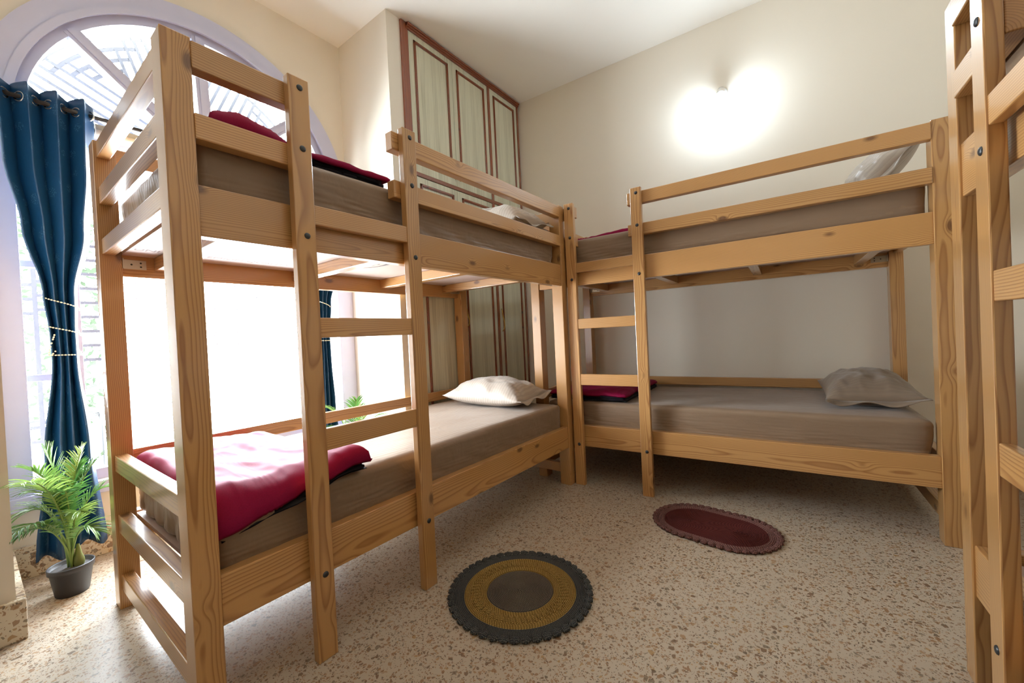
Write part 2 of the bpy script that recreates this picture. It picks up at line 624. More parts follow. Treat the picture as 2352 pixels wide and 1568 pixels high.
for x in (XW, XO):
    for ya, yb, yc in ((Y0 - .1, WC - HL, WC - WR), (Y1 + .12, WC + HL, WC + WR)):
        quad((x, ya, 0), (x, yb, 0), (x, yb, ZC), (x, ya, ZC))
        quad((x, ya, ZC), (x, yb, ZC), (x, yb, H), (x, ya, H))
        quad((x, yb, ZC), (x, yc, ZC), (x, yc, H), (x, yb, H))
    quad((x, WC - HL, 0), (x, WC + HL, 0), (x, WC + HL, ZS), (x, WC - HL, ZS))
    for p, q in zip(arc, arc[1:]):
        quad((x, p[0], p[1]), (x, q[0], q[1]), (x, q[0], H), (x, p[0], H))
loop = [(WC - HL, ZS), (WC - HL, ZC)] + arc + [(WC + HL, ZC), (WC + HL, ZS)]
for p, q in zip(loop, loop[1:] + loop[:1]):
    quad((XW, *p), (XW, *q), (XO, *q), (XO, *p))
bmesh.ops.remove_doubles(bm, verts=bm.verts, dist=1e-5)
bmesh.ops.recalc_face_normals(bm, faces=bm.faces)
struct(link('wall_left', bm, WALL))

struct(box('wall_left_far_column', (-1.9, Y1, 0), (XI, 1.565, H), WALL))
struct(box('wall_left_far', (-1.9, 1.565, 0), (-1.56, 3.3, H), WALL))
struct(box('wall_left_near', (-1.9, -2.8, 0), (XI, Y0, H), WALL))


def slanted(name, p, ang, lo, hi, mat, bevel=0.0):
    o = box(name, lo, hi, mat, None, bevel)
    m4 = Matrix.Translation((p[0], p[1], 0)) @ Matrix.Rotation(ang, 4, 'Z')
    o.matrix_world = m4 @ Matrix.Translation(o.location)
    return o


struct(slanted('wall_back', BACK, TB, (-0.9, 0, 0), (4.2, 0.12, H), WALL))
XR = 2.56
struct(slanted('wall_right', (XR, 0), math.radians(3.1), (0, -2.9, 0), (0.12, 3.4, H), WALL))
struct(box('wall_front', (-1.9, -2.75, 0), (3.0, -2.63, H), WALL))
# skirting
struct(box('baseboard_left', (XW, Y0, 0), (XW + 0.014, Y1, 0.14), SKIRT, None, 0.003))
struct(box('baseboard_column', (XW, Y1 - 0.014, 0), (XI, Y1, 0.14), SKIRT, None, 0.003))
bm = bmesh.new()
bm_box(bm, (XW + .014, Y0, 0), (XI, Y0 + 0.022, 0.138), 0.003)
bm_box(bm, (XI, -2.6, 0), (XI + 0.022, Y0 + 0.022, 0.138), 0.004)
struct(link('baseboard_near', bm, SKIRT))
struct(slanted('baseboard_back', BACK, TB, (0.02, -0.014, 0), (3.5, 0, 0.14), SKIRT, 0.003))
struct(slanted('baseboard_right', (XR, 0), math.radians(3.1), (-0.014, -2.6, 0), (0, 3.0, 0.14), SKIRT, 0.003))

# ---- window_1: frame, mullions, sashes, panes, grille
win = struct(thing('window_1', 'tall arched window with fan grille behind the left bunk', 'window', (0, 0, 0)))
bm = bmesh.new()
# face trim round the arch and down the sides
RO = 0.845


def arch_strip(bm, r0, r1, x0, x1, a0=0.0, a1=PI, n=48, zc=None, yc=None):
    zc = ZC if zc is None else zc
    yc = WC if yc is None else yc
    prev = None
    for i in range(n + 1):
        a = a0 + (a1 - a0) * i / n
        c, s = math.cos(a), math.sin(a)
        ring = [bm.verts.new((x, yc + r * c, zc + r * s)) for x, r in ((x0, r0), (x0, r1), (x1, r1), (x1, r0))]
        if prev:
            for k in range(4):
                j = (k + 1) % 4
                bm.faces.new((prev[k], prev[j], ring[j], ring[k]))
        else:
            bm.faces.new(ring)
        prev = ring
    bm.faces.new(prev)


arch_strip(bm, WR - 0.012, RO, XW + 0.018, XW)
arch_strip(bm, WR - 0.018, WR + 0.012, XW + 0.026, XW + 0.018)
for s in (-1, 1):
    a, b = (WC + WR - 0.012, Y1 - .001) if s > 0 else (Y0 + .001, WC - WR + 0.012)
    bm_box(bm, (XW, a, ZS - 0.02), (XW + 0.018, b, ZC), 0.002)
bm_box(bm, (XW, WC - RO + .02, ZS - 0.06), (XW + 0.03, WC + RO - .02, ZS), 0.004)
link('window_trim', bm, LILAC, win)
bm = bmesh.new()
XF = XW - 0.045
arch_strip(bm, WR - 0.05, WR, XF - 0.03, XF + 0.03)
for s in (-1, 1):
    a, b = sorted((WC + s * HL, WC + s * (HL - 0.045)))
    bm_box(bm, (XF - .03, a, ZS), (XF + .03, b, ZC))
bm_box(bm, (XF - .03, WC - HL, ZS), (XF + .03, WC + HL, ZS + 0.05))
bm_box(bm, (XF - .035, WC - HL, ZC - 0.05), (XF + .035, WC + HL, ZC + 0.03))
link('window_frame', bm, LILAC, win)


def radial(bm, ang, w, x0, x1, r0, r1):
    c, s = math.cos(ang), math.sin(ang)
    d, p = Vector((0, c, s)), Vector((0, -s, c))
    o = Vector((0, WC, ZC))
    vs = [bm.verts.new(o + d * r + p * (w / 2 * k) + Vector((x, 0, 0))) for x in (x0, x1) for r, k in ((r0, -1), (r1, -1), (r1, 1), (r0, 1))]
    for f in ((0, 1, 2, 3), (7, 6, 5, 4), (0, 4, 5, 1), (1, 5, 6, 2), (2, 6, 7, 3), (3, 7, 4, 0)):
        bm.faces.new([vs[k] for k in f])


for a in (41, 92, 138.5):
    bm = bmesh.new()
    radial(bm, math.radians(a), 0.062, XF - .03, XF + .035, 0.05, WR - 0.03)
    radial(bm, math.radians(a), 0.030, XF + .035, XF + .042, 0.05, WR - 0.03)
    bmesh.ops.recalc_face_normals(bm, faces=bm.faces)
    link('mullion', bm, LILAC, win)
angs = (2, 41, 92, 138.5, 178)
for a0, a1 in zip(angs, angs[1:]):
    bm = bmesh.new()
    n = 16
    front, back = [], []
    for x, L in ((XF, front), (XF - .003, back)):
        for r in (0.06, WR - 0.045):
            L.append([bm.verts.new((x, WC + r * math.cos(math.radians(a0 + (a1 - a0) * i / n)), ZC + r * math.sin(math.radians(a0 + (a1 - a0) * i / n)))) for i in range(n + 1)])
        for i in range(n):
            bm.faces.new((L[0][i], L[0][i + 1], L[1][i + 1], L[1][i]))
    for k in (0, 1):
        for i in range(n):
            bm.faces.new((front[k][i], front[k][i + 1], back[k][i + 1], back[k][i]))
    for i in (0, n):
        bm.faces.new((front[0][i], front[1][i], back[1][i], back[0][i]))
    bmesh.ops.recalc_face_normals(bm, faces=bm.faces)
    link('fan_pane', bm, GLASS, win)

# decorative iron grille behind the glass
XG = XO - 0.012
bm = bmesh.new()
rbm = bmesh.new()
gt = 0.0012
NB = [0]


def rod_bar(bm, p, q, w):
    bm_tube(rbm, [(XG, *p), (XG, *q)], w / 2, 6)


def seg_bar(bm, p, q, w=0.013):
    p, q = Vector(p), Vector(q)
    d = (q - p)
    d.normalize()
    NB[0] += 1
    dx = -0.00006 * NB[0]
    pr = Vector((-d.y, d.x))
    vs = [bm.verts.new((x, *(o + pr * (w / 2 * k)))) for x in (XG - gt + dx, XG + gt + dx) for o, k in ((p, -1), (q, -1), (q, 1), (p, 1))]
    for f in ((0, 1, 2, 3), (7, 6, 5, 4), (0, 4, 5, 1), (1, 5, 6, 2), (2, 6, 7, 3), (3, 7, 4, 0)):
        bm.faces.new([vs[k] for k in f])


def fan_sector(amid, half, sg):
    """concentric ribs springing from one mullion; parallel straight bars that each start on the next rib in"""
    am = math.radians(amid)
    d = Vector((math.cos(am), math.sin(am)))
    n = Vector((-d.y, d.x)) * sg
    c = Vector((WC + 0.008, ZC + 0.012))
    R = [0.795, 0.740, 0.686, 0.634, 0.582, 0.53]
    sp = 0.050
    lim = math.tan(math.radians(half - 2))
    for k in range(-4, 6):
        o = sp * k
        r = 0.87 if k == 0 else R[min(abs(k) - 1, 5)]
        top = math.sqrt(r * r - o * o)
        low = max(0.13, abs(o) / lim)
        if top > low + .05:
            seg_bar(bm, c + d * low + n * o, c + d * top + n * o, 0.017)
    for j in range(5):
        r = R[j]
        end = math.asin(sp * ((j - 1) if j else -3.4) / r)
        st = math.radians(half)
        pl = [c + (d * math.cos(t) + n * math.sin(t)) * r for t in [st + (end - st) * i / 16 for i in range(17)]]
        for p, q in zip(pl, pl[1:]):
            e = (q - p) * 0.03
            seg_bar(bm, p - e, q + e, 0.020)


fan_sector(154.5, 22, -1)
fan_sector(107.5, 21, 1)
fan_sector(67, 26, -1)
fan_sector(20, 21, 1)
for y in [-0.22 + i * 0.124 for i in range(14)]:
    (seg_bar if y < 0.16 else rod_bar)(bm, (y, ZS), (y, ZC), 0.018 if y < 0.16 else 0.009)
ys = [-0.22 + i * 0.124 for i in range(14)]
for k in range(13):
    zz = [0.55, 0.62, 1.18, 1.25, 1.32, 1.75] if k % 4 in (0, 1) else [0.9 + 0.075 * i for i in range(9)]
    for z in zz:
        z += 0.02 * ((k * 7) % 3)
        (seg_bar if k < 3 else rod_bar)(bm, (ys[k], z), (ys[k + 1], z), 0.016 if k < 3 else 0.008)
link('window_grille', bm, GRILLE, win)
link('window_grille_glare_paled', rbm, LILAC, win)  # same grille; thinner bars in paler paint imitate glare washing it out
bm = bmesh.new()
for z in (0.855, 1.372):
    bm_box(bm, (XF - .02, WC - HL + .045, z), (XF + .015, 0.02, z + 0.03), 0.002)
bm_box(bm, (XF - .018, 0.0, ZS + .05), (XF + .013, 0.03, ZC - .05), 0.002)
link('sash_rail', bm, LILAC, win)

# ------------------------------------------------------------------ bunk beds
A, B_, L, W, HP = 0.0739, 0.0632, 2.0, 0.9394, 1.7596
XL, DL, LY1, LW, LY2, HL = 0.0339, 0.029, 0.2875, 0.062, 0.7058, 1.766


def bolt(parent, y, z):
    bm = bmesh.new()
    prof = [(0.0, 0.0045), (0.005, 0.004), (0.0085, 0.0022), (0.0095, 0.0)]
    o = lathe('bolt_cap', prof, BOLT, parent, None, 16)
    o.matrix_local = Matrix.Translation((XL, y, z)) @ Matrix.Rotation(PI / 2, 4, 'Y')
    bm.free()
    return o


def bunk(name, label, loc, rz, stamps=False):
    r = thing(name, label, 'bunk bed', (loc[0], loc[1], 0), rz, 'pine bunk beds in the dormitory')
    p = lambda n, x, y, z, ax, **k: plank(n, x, y, z, ax, r, **k)
    for x in ((-A, 0), (-W, -W + A)):
        for y in ((0, B_), (L - B_, L)):
            p('corner_post', x, y, (0, HP), 'z')
    yy = (B_ - .001, L - B_ + .001)
    p('side_rail', (-0.045, -0.006), yy, (1.254, 1.387), 'y')
    p('side_rail', (-0.045, -0.006), yy, (0.237, 0.370), 'y')
    p('side_rail', (-W, -W + .04), yy, (1.262, 1.362), 'y')
    p('side_rail', (-W, -W + .04), yy, (0.237, 0.345), 'y')
    p('guard_rail', (-W + .004, -W + .036), yy, (0.525, 0.586), 'y')
    p('guard_rail', (-W + .004, -W + .036), yy, (1.70, 1.757), 'y')
    for z in ((1.682, 1.751), (1.502, 1.568)):
        p('guard_rail', (-0.036, 0.004), (B_ - .001, LY1 + LW - .004), z, 'y')
        p('guard_rail', (-0.036, 0.004), (LY2 - 0.028, L - B_ + .001), z, 'y')
    for y in (LY1, LY2):
        p('ladder_post', (XL - DL, XL), (y, y + LW), (0, HL), 'z')
        for z in (1.735, 1.552, 1.29 if y == LY1 else 1.277, 0.258):
            bolt(r, y + LW * 0.55, z)
    for z in ((1.330, 1.390), (0.981, 1.043), (0.630, 0.698)):
        p('ladder_rung', (XL - DL + .003, XL - .003), (LY1 + LW - .001, LY2 + .001), z, 'y')
    xx = (-W + A - .001, -A + .001)
    for z in ((1.695, 1.755), (1.522, 1.584), (1.335, 1.392), (0.520, 0.581), (0.290, 0.357), (0.070, 0.130)):
        p('end_rail', xx, (0.009, 0.045), z, 'x')
        if z[0] != 0.520 and z[0] < 1.5:
            p('end_rail', xx, (L - 0.045, L - 0.009), z, 'x')
    for y in (0.165, 0.715, 1.25, 1.78):
        p('slat', (-W + .039, -0.044), (y, y + .05), (1.293, 1.345), 'x')
        p('slat', (-W + .039, -0.044), (y, y + .05), (0.275, 0.325), 'x')
    for z in (1.3455, 0.3255):
        bm = bmesh.new()
        bm_box(bm, (-W + .042, 0.066, z), (-0.048, L - 0.066, z + .013))
        ply = link('bed_board', bm, PLY, r)
        if z > 1 and stamps:
            stamp(ply, z)
    for y, s in ((B_ + .002, 1), (L - B_ - .002, -1)):
        bm = bmesh.new()
        a, b = sorted((y, y + s * .075))
        bm_box(bm, (-W + .040, a, 1.293), (-W + .0425, b, 1.330), 0.001)
        a, b = sorted((y, y + s * .004))
        bm_box(bm, (-W + .0425, a, 1.292), (-W + .064, b, 1.331), 0.001)
        br = link('corner_bracket', bm, STEEL, r)
        for dy, dz in ((.03, 1.3115), (.058, 1.304), (.058, 1.319)):
            o = lathe('screw_head', [(0, .0015), (.003, .001), (.0035, 0)], BOLT, br, None, 10)
            o.matrix_local = Matrix.Translation((-W + .0425, y + s * dy, dz)) @ Matrix.Rotation(PI / 2, 4, 'Y')
    return r


def text(name, body, size, mat, parent, mw):
    cu = bpy.data.curves.new(name, 'FONT')
    cu.body = body
    cu.size = size
    cu.extrude = 0.0002
    o = bpy.data.objects.new(name, cu)
    dg = bpy.context.evaluated_depsgraph_get()
    COL.objects.link(o)
    dg.update()
    me = bpy.data.meshes.new_from_object(o.evaluated_get(bpy.context.evaluated_depsgraph_get()))
    bpy.data.objects.remove(o)
    me.materials.clear()
    me.materials.append(mat)
    q = bpy.data.objects.new(name, me)
    COL.objects.link(q)
    q.parent = parent
    q.matrix_local = mw
    return q


def stamp(ply, z):
    """faded mill stamp printed on the underside of the board, read from below"""
    R = Matrix(((0, 1, 0), (1, 0, 0), (0, 0, -1))).to_4x4()   # text right = +y, up = +x, faces down
    for y, body in ((0.075, 'UNI OF'), (0.275, 'REMIUM QUALITY')):
        text('printed_stamp', body, 0.045, INKL, ply, Matrix.Translation((-0.765, y, z - .0006)) @ R)
    # dark crescent with a row of broken strokes beside it
    bm = bmesh.new()
    cres = [(-0.612, 0.912, .003), (-0.601, 0.936, .010), (-0.579, 0.955, .012), (-0.548, 0.966, .010), (-0.515, 0.972, .010), (-0.48, 0.974, .015), (-0.45, 0.972, .024), (-0.428, 0.970, .034), (-0.415, 0.976, .028), (-0.408, 0.990, .010)]
    prev = None
    for x, y, w in cres:
        pts = [bm.verts.new((x, y - w / 2, z - .0006)), bm.verts.new((x, y + w / 2, z - .0006))]
        if prev:
            bm.faces.new((prev[0], prev[1], pts[1], pts[0]))
        prev = pts
    for x, y, wx, wy in ((-0.556, 0.921, .012, .012), (-0.537, 0.921, .014, .010), (-0.514, 0.926, .020, .020), (-0.492, 0.928, .012, .010), (-0.470, 0.932, .016, .012), (-0.450, 0.926, .010, .008), (-0.430, 0.931, .014, .010), (-0.412, 0.932, .010, .008)):
        bm_box(bm, (x - wx / 2, y - wy / 2, z - .0009), (x + wx / 2, y + wy / 2, z - .0003))
    link('printed_stamp', bm, INK, ply)


bed1 = bunk('bunk_bed', 'pine bunk bed in front of the arched window and wardrobe', (0, 0), 0.0, True)
R2A = -PI / 2 + math.radians(2.8406)
bed2 = bunk('bunk_bed', 'pine bunk bed along the back wall under the lit wall lamp', (-0.2762, 1.9975), R2A)
R3A = PI + math.radians(3.0978)
bed3 = bunk('bunk_bed', 'pine bunk bed cut off by the right edge of the photo', (1.5515, 1.2711), R3A)


def wp(bed, x, y, z=0.0):
    loc, rz = {1: ((0, 0), 0.0), 2: ((-0.2762, 1.9975), R2A), 3: ((1.5515, 1.2711), R3A)}[bed]
    c, s = math.cos(rz), math.sin(rz)
    return Vector((loc[0] + c * x - s * y, loc[1] + s * x + c * y, z)), rz


# ------------------------------------------------------------------ mattresses


def mattress(bed, upper, label, seed, mat=None):
    z0, z1 = (1.360, 1.552) if upper else (0.340, 0.513)
    x0, x1, y0, y1 = -W + .05, -0.040, 0.068, L - 0.070
    cx, cy, cz = (x0 + x1) / 2, (y0 + y1) / 2, (z0 + z1) / 2
    hx, hy, hz = (x1 - x0) / 2, (y1 - y0) / 2, (z1 - z0) / 2
    bm = bmesh.new()
    bmesh.ops.create_cube(bm, size=2.0)
    es = [e for e in bm.edges]
    bmesh.ops.subdivide_edges(bm, edges=es, cuts=47, use_grid_fill=True)
    rr = 0.028
    for v in bm.verts:
        p = Vector((v.co.x * hx, v.co.y * hy, v.co.z * hz))
        q = Vector([max(-h + rr, min(h - rr, c)) for c, h in zip(p, (hx, hy, hz))])
        d = p - q
        if d.length > 1e-6:
            p = q + d.normalized() * min(rr, max(abs(d.x), abs(d.y), abs(d.z)))
        w = fbm(p.x * 5 + seed, p.y * 5, p.z * 6) * 0.004
        if abs(p.x) > hx - .03:      # long sides: slack bunching near the lower hem
            low = max(0.0, (0.0 - p.z / hz) + 0.3)
            p.x -= math.copysign(abs(fbm(p.y * 13 + seed + 2.5 * p.z / hz, 3.1, p.z * 9)) * 0.011 * min(1, low + .35) + w, p.x)
        if abs(p.y) > hy - .03:      # ends: cloth gathered in folds
            low = max(0.0, min(1.0, 0.75 - p.z / hz))
            f = (0.5 + 0.5 * math.sin(p.x * 46 + 3 * fbm(p.x * 3, seed, p.z * 6))) * 0.013 * low
            p.y -= math.copysign(f + abs(w), p.y)
        if p.z > hz - .03:
            edge = min(1.0, (hx - abs(p.x)) / .08, (hy - abs(p.y)) / .08)
            p.z += (0.006 * fbm(p.x * 3 + seed, p.y * 2.2, 1.7) + 0.004) * max(0, edge)
        v.co = p
    o = link('mattress', bm, mat or SHEET, None, None, True)
    c, rz = wp(bed, cx, cy, cz)
    o.location = c
    o.rotation_euler = (0, 0, rz)
    # piping where the cover is seamed along the top edge
    o.data.name = 'mattress'
    return tag(o, label, 'mattress', 'taupe covered mattresses on the bunks')


mattress(1, False, 'taupe mattress on the lower bunk in front of the window, maroon blanket at its foot', 1.0)
mattress(1, True, 'taupe mattress on the upper bunk in front of the window', 4.0)
mattress(2, False, 'taupe mattress on the lower bunk along the back wall', 7.0, SHEET)
mattress(2, True, 'taupe mattress on the upper bunk along the back wall', 11.0)
mattress(3, True, 'taupe mattress on the upper bunk at the right edge of the photo', 15.0)

# ------------------------------------------------------------------ pillows


def pillow(bed, x, y, z, lx, ly, h, label, seed, tilt=(0, 0, 0), mat=None):
    """soft two sided pillow with pinched corners, a hem flap along its open edge"""
    n = 40

    def prof(u, v):
        e = max(0.0, (1 - abs(u) ** 2.6)) ** 0.62 * max(0.0, (1 - abs(v) ** 2.6)) ** 0.62
        return e

    def out(u, v):
        bx = 1 - 0.075 * (1 - v * v) * (abs(u) ** 3)
        by = 1 - 0.075 * (1 - u * u) * (abs(v) ** 3)
        return u * lx / 2 * bx, v * ly / 2 * by

    def wr(u, v, s):
        edge = min(1.0, 1.25 - abs(u)) * 1.0
        k = 0.012 * fbm(u * 2.3 + seed, v * 2.3, s) - 0.011 * abs(fbm(u * 1.7 + seed + v, v * 2.6 - u, 4.4 + seed, 2)) + 0.010 * abs(u) ** 2 * math.sin(v * 11 + seed + 2 * u) * 0.6
        rim = max(abs(u), abs(v))
        return k * min(1, 6 * (1 - rim))

    bm = bmesh.new()
    grids = []
    for s in (1, -1):
        gg = []
        for j in range(n + 1):
            row = []
            for i in range(n + 1):
                u, v = -1 + 2 * i / n, -1 + 2 * j / n
                X, Y = out(u, v)
                zz = prof(u, v) * (h * 0.72 if s > 0 else -h * 0.28) + (wr(u, v, s) if s > 0 else 0)
                zz += 0.018 * (abs(u * v) ** 3)
                row.append(bm.verts.new((X, Y, zz)))
            gg.append(row)
        grids.append(gg)
        for j in range(n):
            for i in range(n):
                q = (gg[j][i], gg[j][i + 1], gg[j + 1][i + 1], gg[j + 1][i])
                bm.faces.new(q if s > 0 else q[::-1])
    bmesh.ops.remove_doubles(bm, verts=bm.verts, dist=1e-4)
    o = link('pillow', bm, mat or PILLOW, None, None, True)
    c, rz = wp(bed, x, y, z + h * 0.28)
    o.matrix_world = Matrix.Translation(c) @ Matrix.Rotation(rz, 4, 'Z') @ Matrix.Rotation(tilt[0], 4, 'X') @ Matrix.Rotation(tilt[1], 4, 'Y') @ Matrix.Rotation(tilt[2], 4, 'Z')
    tag(o, label, 'pillow', 'pillows on the bunks')
    # hem flap of the pillow case along the front long side (local +x)
    def hem(s, t):
        v = -1 + 2 * s
        X, Y = out(1.0, v)
        base = 0.018 * abs(v) ** 3
        lift = 0.012 * math.sin(v * 6 + seed) * t
        return (X - 0.004 + 0.030 * t, Y * (1 + .01 * t), base + lift - 0.010 * t)
    hb = sheet_bm(40, 4, hem)
    hm = link('pillowcase_hem', hb, mat or PILLOW, o, None, True)
    md = hm.modifiers.new('thick', 'SOLIDIFY')
    md.thickness = 0.003
    return o


pillow(1, -0.45, 1.775, 0.520, 0.60, 0.37, 0.175, 'plump pale striped pillow on the lower bunk beside the wardrobe', 1.3, (0.05, 0.03, 0.05))
pillow(1, -0.335, 1.735, 1.566, 0.56, 0.36, 0.20, 'taupe pillow on the upper bunk nearest the wardrobe', 5.1, (0.06, 0.02, 0))
pillow(2, -0.50, 1.765, 0.520, 0.58, 0.38, 0.170, 'dull taupe pillow on the lower bunk along the back wall', 8.8, (0.04, 0.05, 0), PILLOW_DARK)
pillow(2, -0.50, 1.85, 1.635, 0.56, 0.36, 0.170, 'shiny taupe pillow propped at the right end of the back upper bunk', 12.0, (0.80, 0.05, 0), PILLOW)

# ------------------------------------------------------------------ blankets


def slab_bm(fn_top, fn_low, nu, nv):
    """closed cloth body between a top and a lower surface over the unit square"""
    bm = bmesh.new()
    T = [[bm.verts.new(fn_top(i / (nu - 1), j / (nv - 1))) for i in range(nu)] for j in range(nv)]
    Bt = [[bm.verts.new(fn_low(i / (nu - 1), j / (nv - 1))) for i in range(nu)] for j in range(nv)]
    for j in range(nv - 1):
        for i in range(nu - 1):
            bm.faces.new((T[j][i], T[j][i + 1], T[j + 1][i + 1], T[j + 1][i]))
            bm.faces.new((Bt[j][i], Bt[j + 1][i], Bt[j + 1][i + 1], Bt[j][i + 1]))
    for i in range(nu - 1):
        bm.faces.new((T[0][i + 1], T[0][i], Bt[0][i], Bt[0][i + 1]))
        bm.faces.new((T[-1][i], T[-1][i + 1], Bt[-1][i + 1], Bt[-1][i]))
    for j in range(nv - 1):
        bm.faces.new((T[j][0], T[j + 1][0], Bt[j + 1][0], Bt[j][0]))
        bm.faces.new((T[j + 1][-1], T[j][-1], Bt[j][-1], Bt[j + 1][-1]))
    bmesh.ops.recalc_face_normals(bm, faces=bm.faces)
    return bm


def blanket(bed, x0, x1, y0, y1, z, label, seed, hfun, lining_t, over=0.02, drape=None, skew=0.0):
    """folded blanket: black folds below, maroon face on top. hfun(u,v) = height of the face above the mattress"""
    loc, rz = wp(bed, (x0 + x1) / 2, (y0 + y1) / 2, z)
    t = thing('folded_blanket', label, 'blanket', loc, rz, 'maroon and black folded blankets')
    sx, sy = x1 - x0, y1 - y0

    def xy(u, v, grow, s):
        wob = 0.012 * fbm(u * 3 + s, v * 3, seed)
        X = (u - .5) * (sx + 2 * grow) + wob * (1 if 0 < u < 1 else 2) + skew * (v - .5)
        Y = (v - .5) * (sy + 2 * grow) + 0.014 * fbm(v * 3 + s, u * 3, seed + 5) + 0.2 * skew * (u - .5)
        return X, Y

    def rim(u, v, k=14):
        e = min(u, 1 - u, v, 1 - v) * k
        return math.sqrt(max(0.0, 1 - (1 - min(1.0, e)) ** 2))

    def top(u, v):
        X, Y = xy(u, v, over, 2.0)
        hh = hfun(u, v)
        zz = lining_t * 0.7 + (hh - lining_t * .7) * (0.25 + 0.75 * rim(u, v)) + (0.007 * fbm(u * 4 + seed, v * 4, 2.2) - 0.009 * abs(fbm(u * 3 + seed + 2 * v, v * 5 - 2 * u, 7.7, 2)) + 0.005) * rim(u, v)
        if 0.24 < v < 0.38:
            zz += 0.0016 * math.sin((v - .24) / .14 * 2 * PI * 4.5)
        if drape:
            zz += drape(u, v)
        return (X, Y, zz)

    def topl(u, v):
        X, Y, zz = top(u, v)
        return (X * .985, Y * .985, zz - 0.010)

    cov = link('blanket_face', slab_bm(top, topl, 90, 72), MAROON, t, None, True)

    for k in range(3):
        def lt(u, v, k=k):
            X, Y = xy(u, v, min(over, .006) - 0.006 * k, 6.0 + k)
            hh = max(0.012, min(hfun(u, v) - .014, lining_t) / 3)
            zz = (k + 1) * hh * (0.35 + 0.65 * rim(u, v)) + 0.0 + (drape(u, v) if drape else 0)
            return (X, Y, zz)

        def lb(u, v, k=k):
            X, Y = xy(u, v, min(over, .006) - 0.006 * k, 6.0 + k)
            hh = max(0.012, min(hfun(u, v) - .014, lining_t) / 3)
            zz = k * hh + 0.001 + hh * .35 * (1 - rim(u, v)) + (drape(u, v) if drape else 0)
            return (X, Y, zz)
        f = link('blanket_fold', slab_bm(lt, lb, 30, 24), BLACK, t, None, True)
        f['label'] = 'black inner fold of the blanket'
    cov['label'] = 'maroon face of the blanket'
    return t


# lower bunk by the window: wide, loose, corners lifted
blanket(1, -0.82, -0.035, 0.085, 0.505, 0.517, 'maroon blanket spread over the foot of the lower bunk by the window', 2.0,
        lambda u, v: 0.058 + 0.010 * math.sin(u * 5 + v * 3) + 0.018 * math.exp(-((u - .95) ** 2 + (v - .9) ** 2) / .03),
        0.03, 0.02, lambda u, v: -0.085 * max(0.0, (u - .86) / .14) ** 1.5 * (1 - min(1.0, v * 1.15)), 0.03)
# upper bunk by the window: heaped at its foot
blanket(1, -0.66, -0.10, 0.14, 0.70, 1.556, 'maroon blanket heaped on the upper bunk by the window', 9.0,
        lambda u, v: 0.060 + 0.105 * max(0.0, 1 - abs(v - .24 + .25 * (u - .5)) / .34) ** 0.85 * (0.55 + .45 * math.cos((u - .45) * 3.2)),
        0.05, 0.02, None, 0.02)
blanket(2, -0.80, -0.06, 0.085, 0.60, 0.517, 'maroon and black folded blanket on the lower bunk along the back wall', 15.0,
        lambda u, v: 0.062 + 0.008 * math.sin(u * 7 + v * 4), 0.05, 0.004)
blanket(2, -0.74, -0.30, 0.085, 0.62, 1.556, 'maroon folded blanket just showing on the upper bunk along the back wall', 21.0,
        lambda u, v: 0.050 + 0.03 * v, 0.025, 0.012)

# ------------------------------------------------------------------ wardrobe
XWD = -0.955
wd = thing('wardrobe', 'tall built in wardrobe with grey green doors and dark red wood beading', 'wardrobe', (XWD, 2.24, 0))
OY = 2.24
wbx = lambda n, x, y, z, ax, mat=TEAK, par=None, bev=0.002: plank(n, (x[0], x[1]), (y[0] - OY, y[1] - OY), z, ax, par or wd, mat, bev)
o = box('carcass', (-0.56, 1.575 - OY, 0.08), (-0.022, 2.944 - OY, 3.12), LAM, wd)
wbx('frame_post', (-0.022, 0.004), (1.566, 1.624), (0.0, H - .004), 'z')
wbx('frame_post', (-0.022, 0.003), (2.487, 2.516), (0.09, 3.13), 'z')
wbx('frame_post', (-0.022, 0.003), (2.920, 2.944), (0.0, 3.13), 'z')
wbx('frame_rail', (-0.022, 0.003), (1.624, 2.920), (2.118, 2.147), 'y')
wbx('plinth', (-0.03, -0.004), (1.624, 2.920), (0.0, 0.09), 'y')
bm = bmesh.new()
for x, za, zb in ((0.010, 3.128, 3.172), (0.018, 3.140, 3.168), (0.026, 3.152, 3.166)):
    bm_box(bm, (-0.02, 1.610 - OY, za), (x, 2.944 - OY, zb), 0.002)
link('crown_moulding', bm, TEAK, wd)


def door(y0, y1, z0, z1, handle=None):
    d = box('wardrobe_door', (-0.0215, y0 + .0015 - OY, z0), (-0.002, y1 - .0015 - OY, z1), LAM, wd, 0.0015)
    c = Vector(d.location)
    iy0, iy1, iz0, iz1 = y0 + 0.045, y1 - 0.045, z0 + 0.075, z1 - 0.045
    bm = bmesh.new()
    w = 0.022
    for lo, hi in (((iy0, iz0), (iy0 + w, iz1)), ((iy1 - w, iz0), (iy1, iz1)), ((iy0, iz0), (iy1, iz0 + w)), ((iy0, iz1 - w), (iy1, iz1))):
        bm_box(bm, Vector((-0.002, lo[0] - OY, lo[1])) - c, Vector((0.004, hi[0] - OY, hi[1])) - c, 0.0015)
        dy, dz = hi[0] - lo[0], hi[1] - lo[1]
        e = 0.006
        bm_box(bm, Vector((0.004, lo[0] + e - OY, lo[1] + e)) - c, Vector((0.008, hi[0] - e - OY, hi[1] - e)) - c, 0.0015)
    link('beading', bm, TEAK, d)
    if handle:
        hy, hz, hl = handle
        pts = []
        for i in range(13):
            t = i / 12
            bulge = math.sin(PI * t)
            pts.append(Vector((0.004 + 0.022 * bulge ** 0.5, hy - OY + 0.010 * math.sin(2 * PI * t), hz + hl * (t - .5))) - c)
        tube('door_handle', pts, [0.0035 + 0.002 * math.sin(PI * i / 12) for i in range(13)], BRASS, d, 8)
    return d


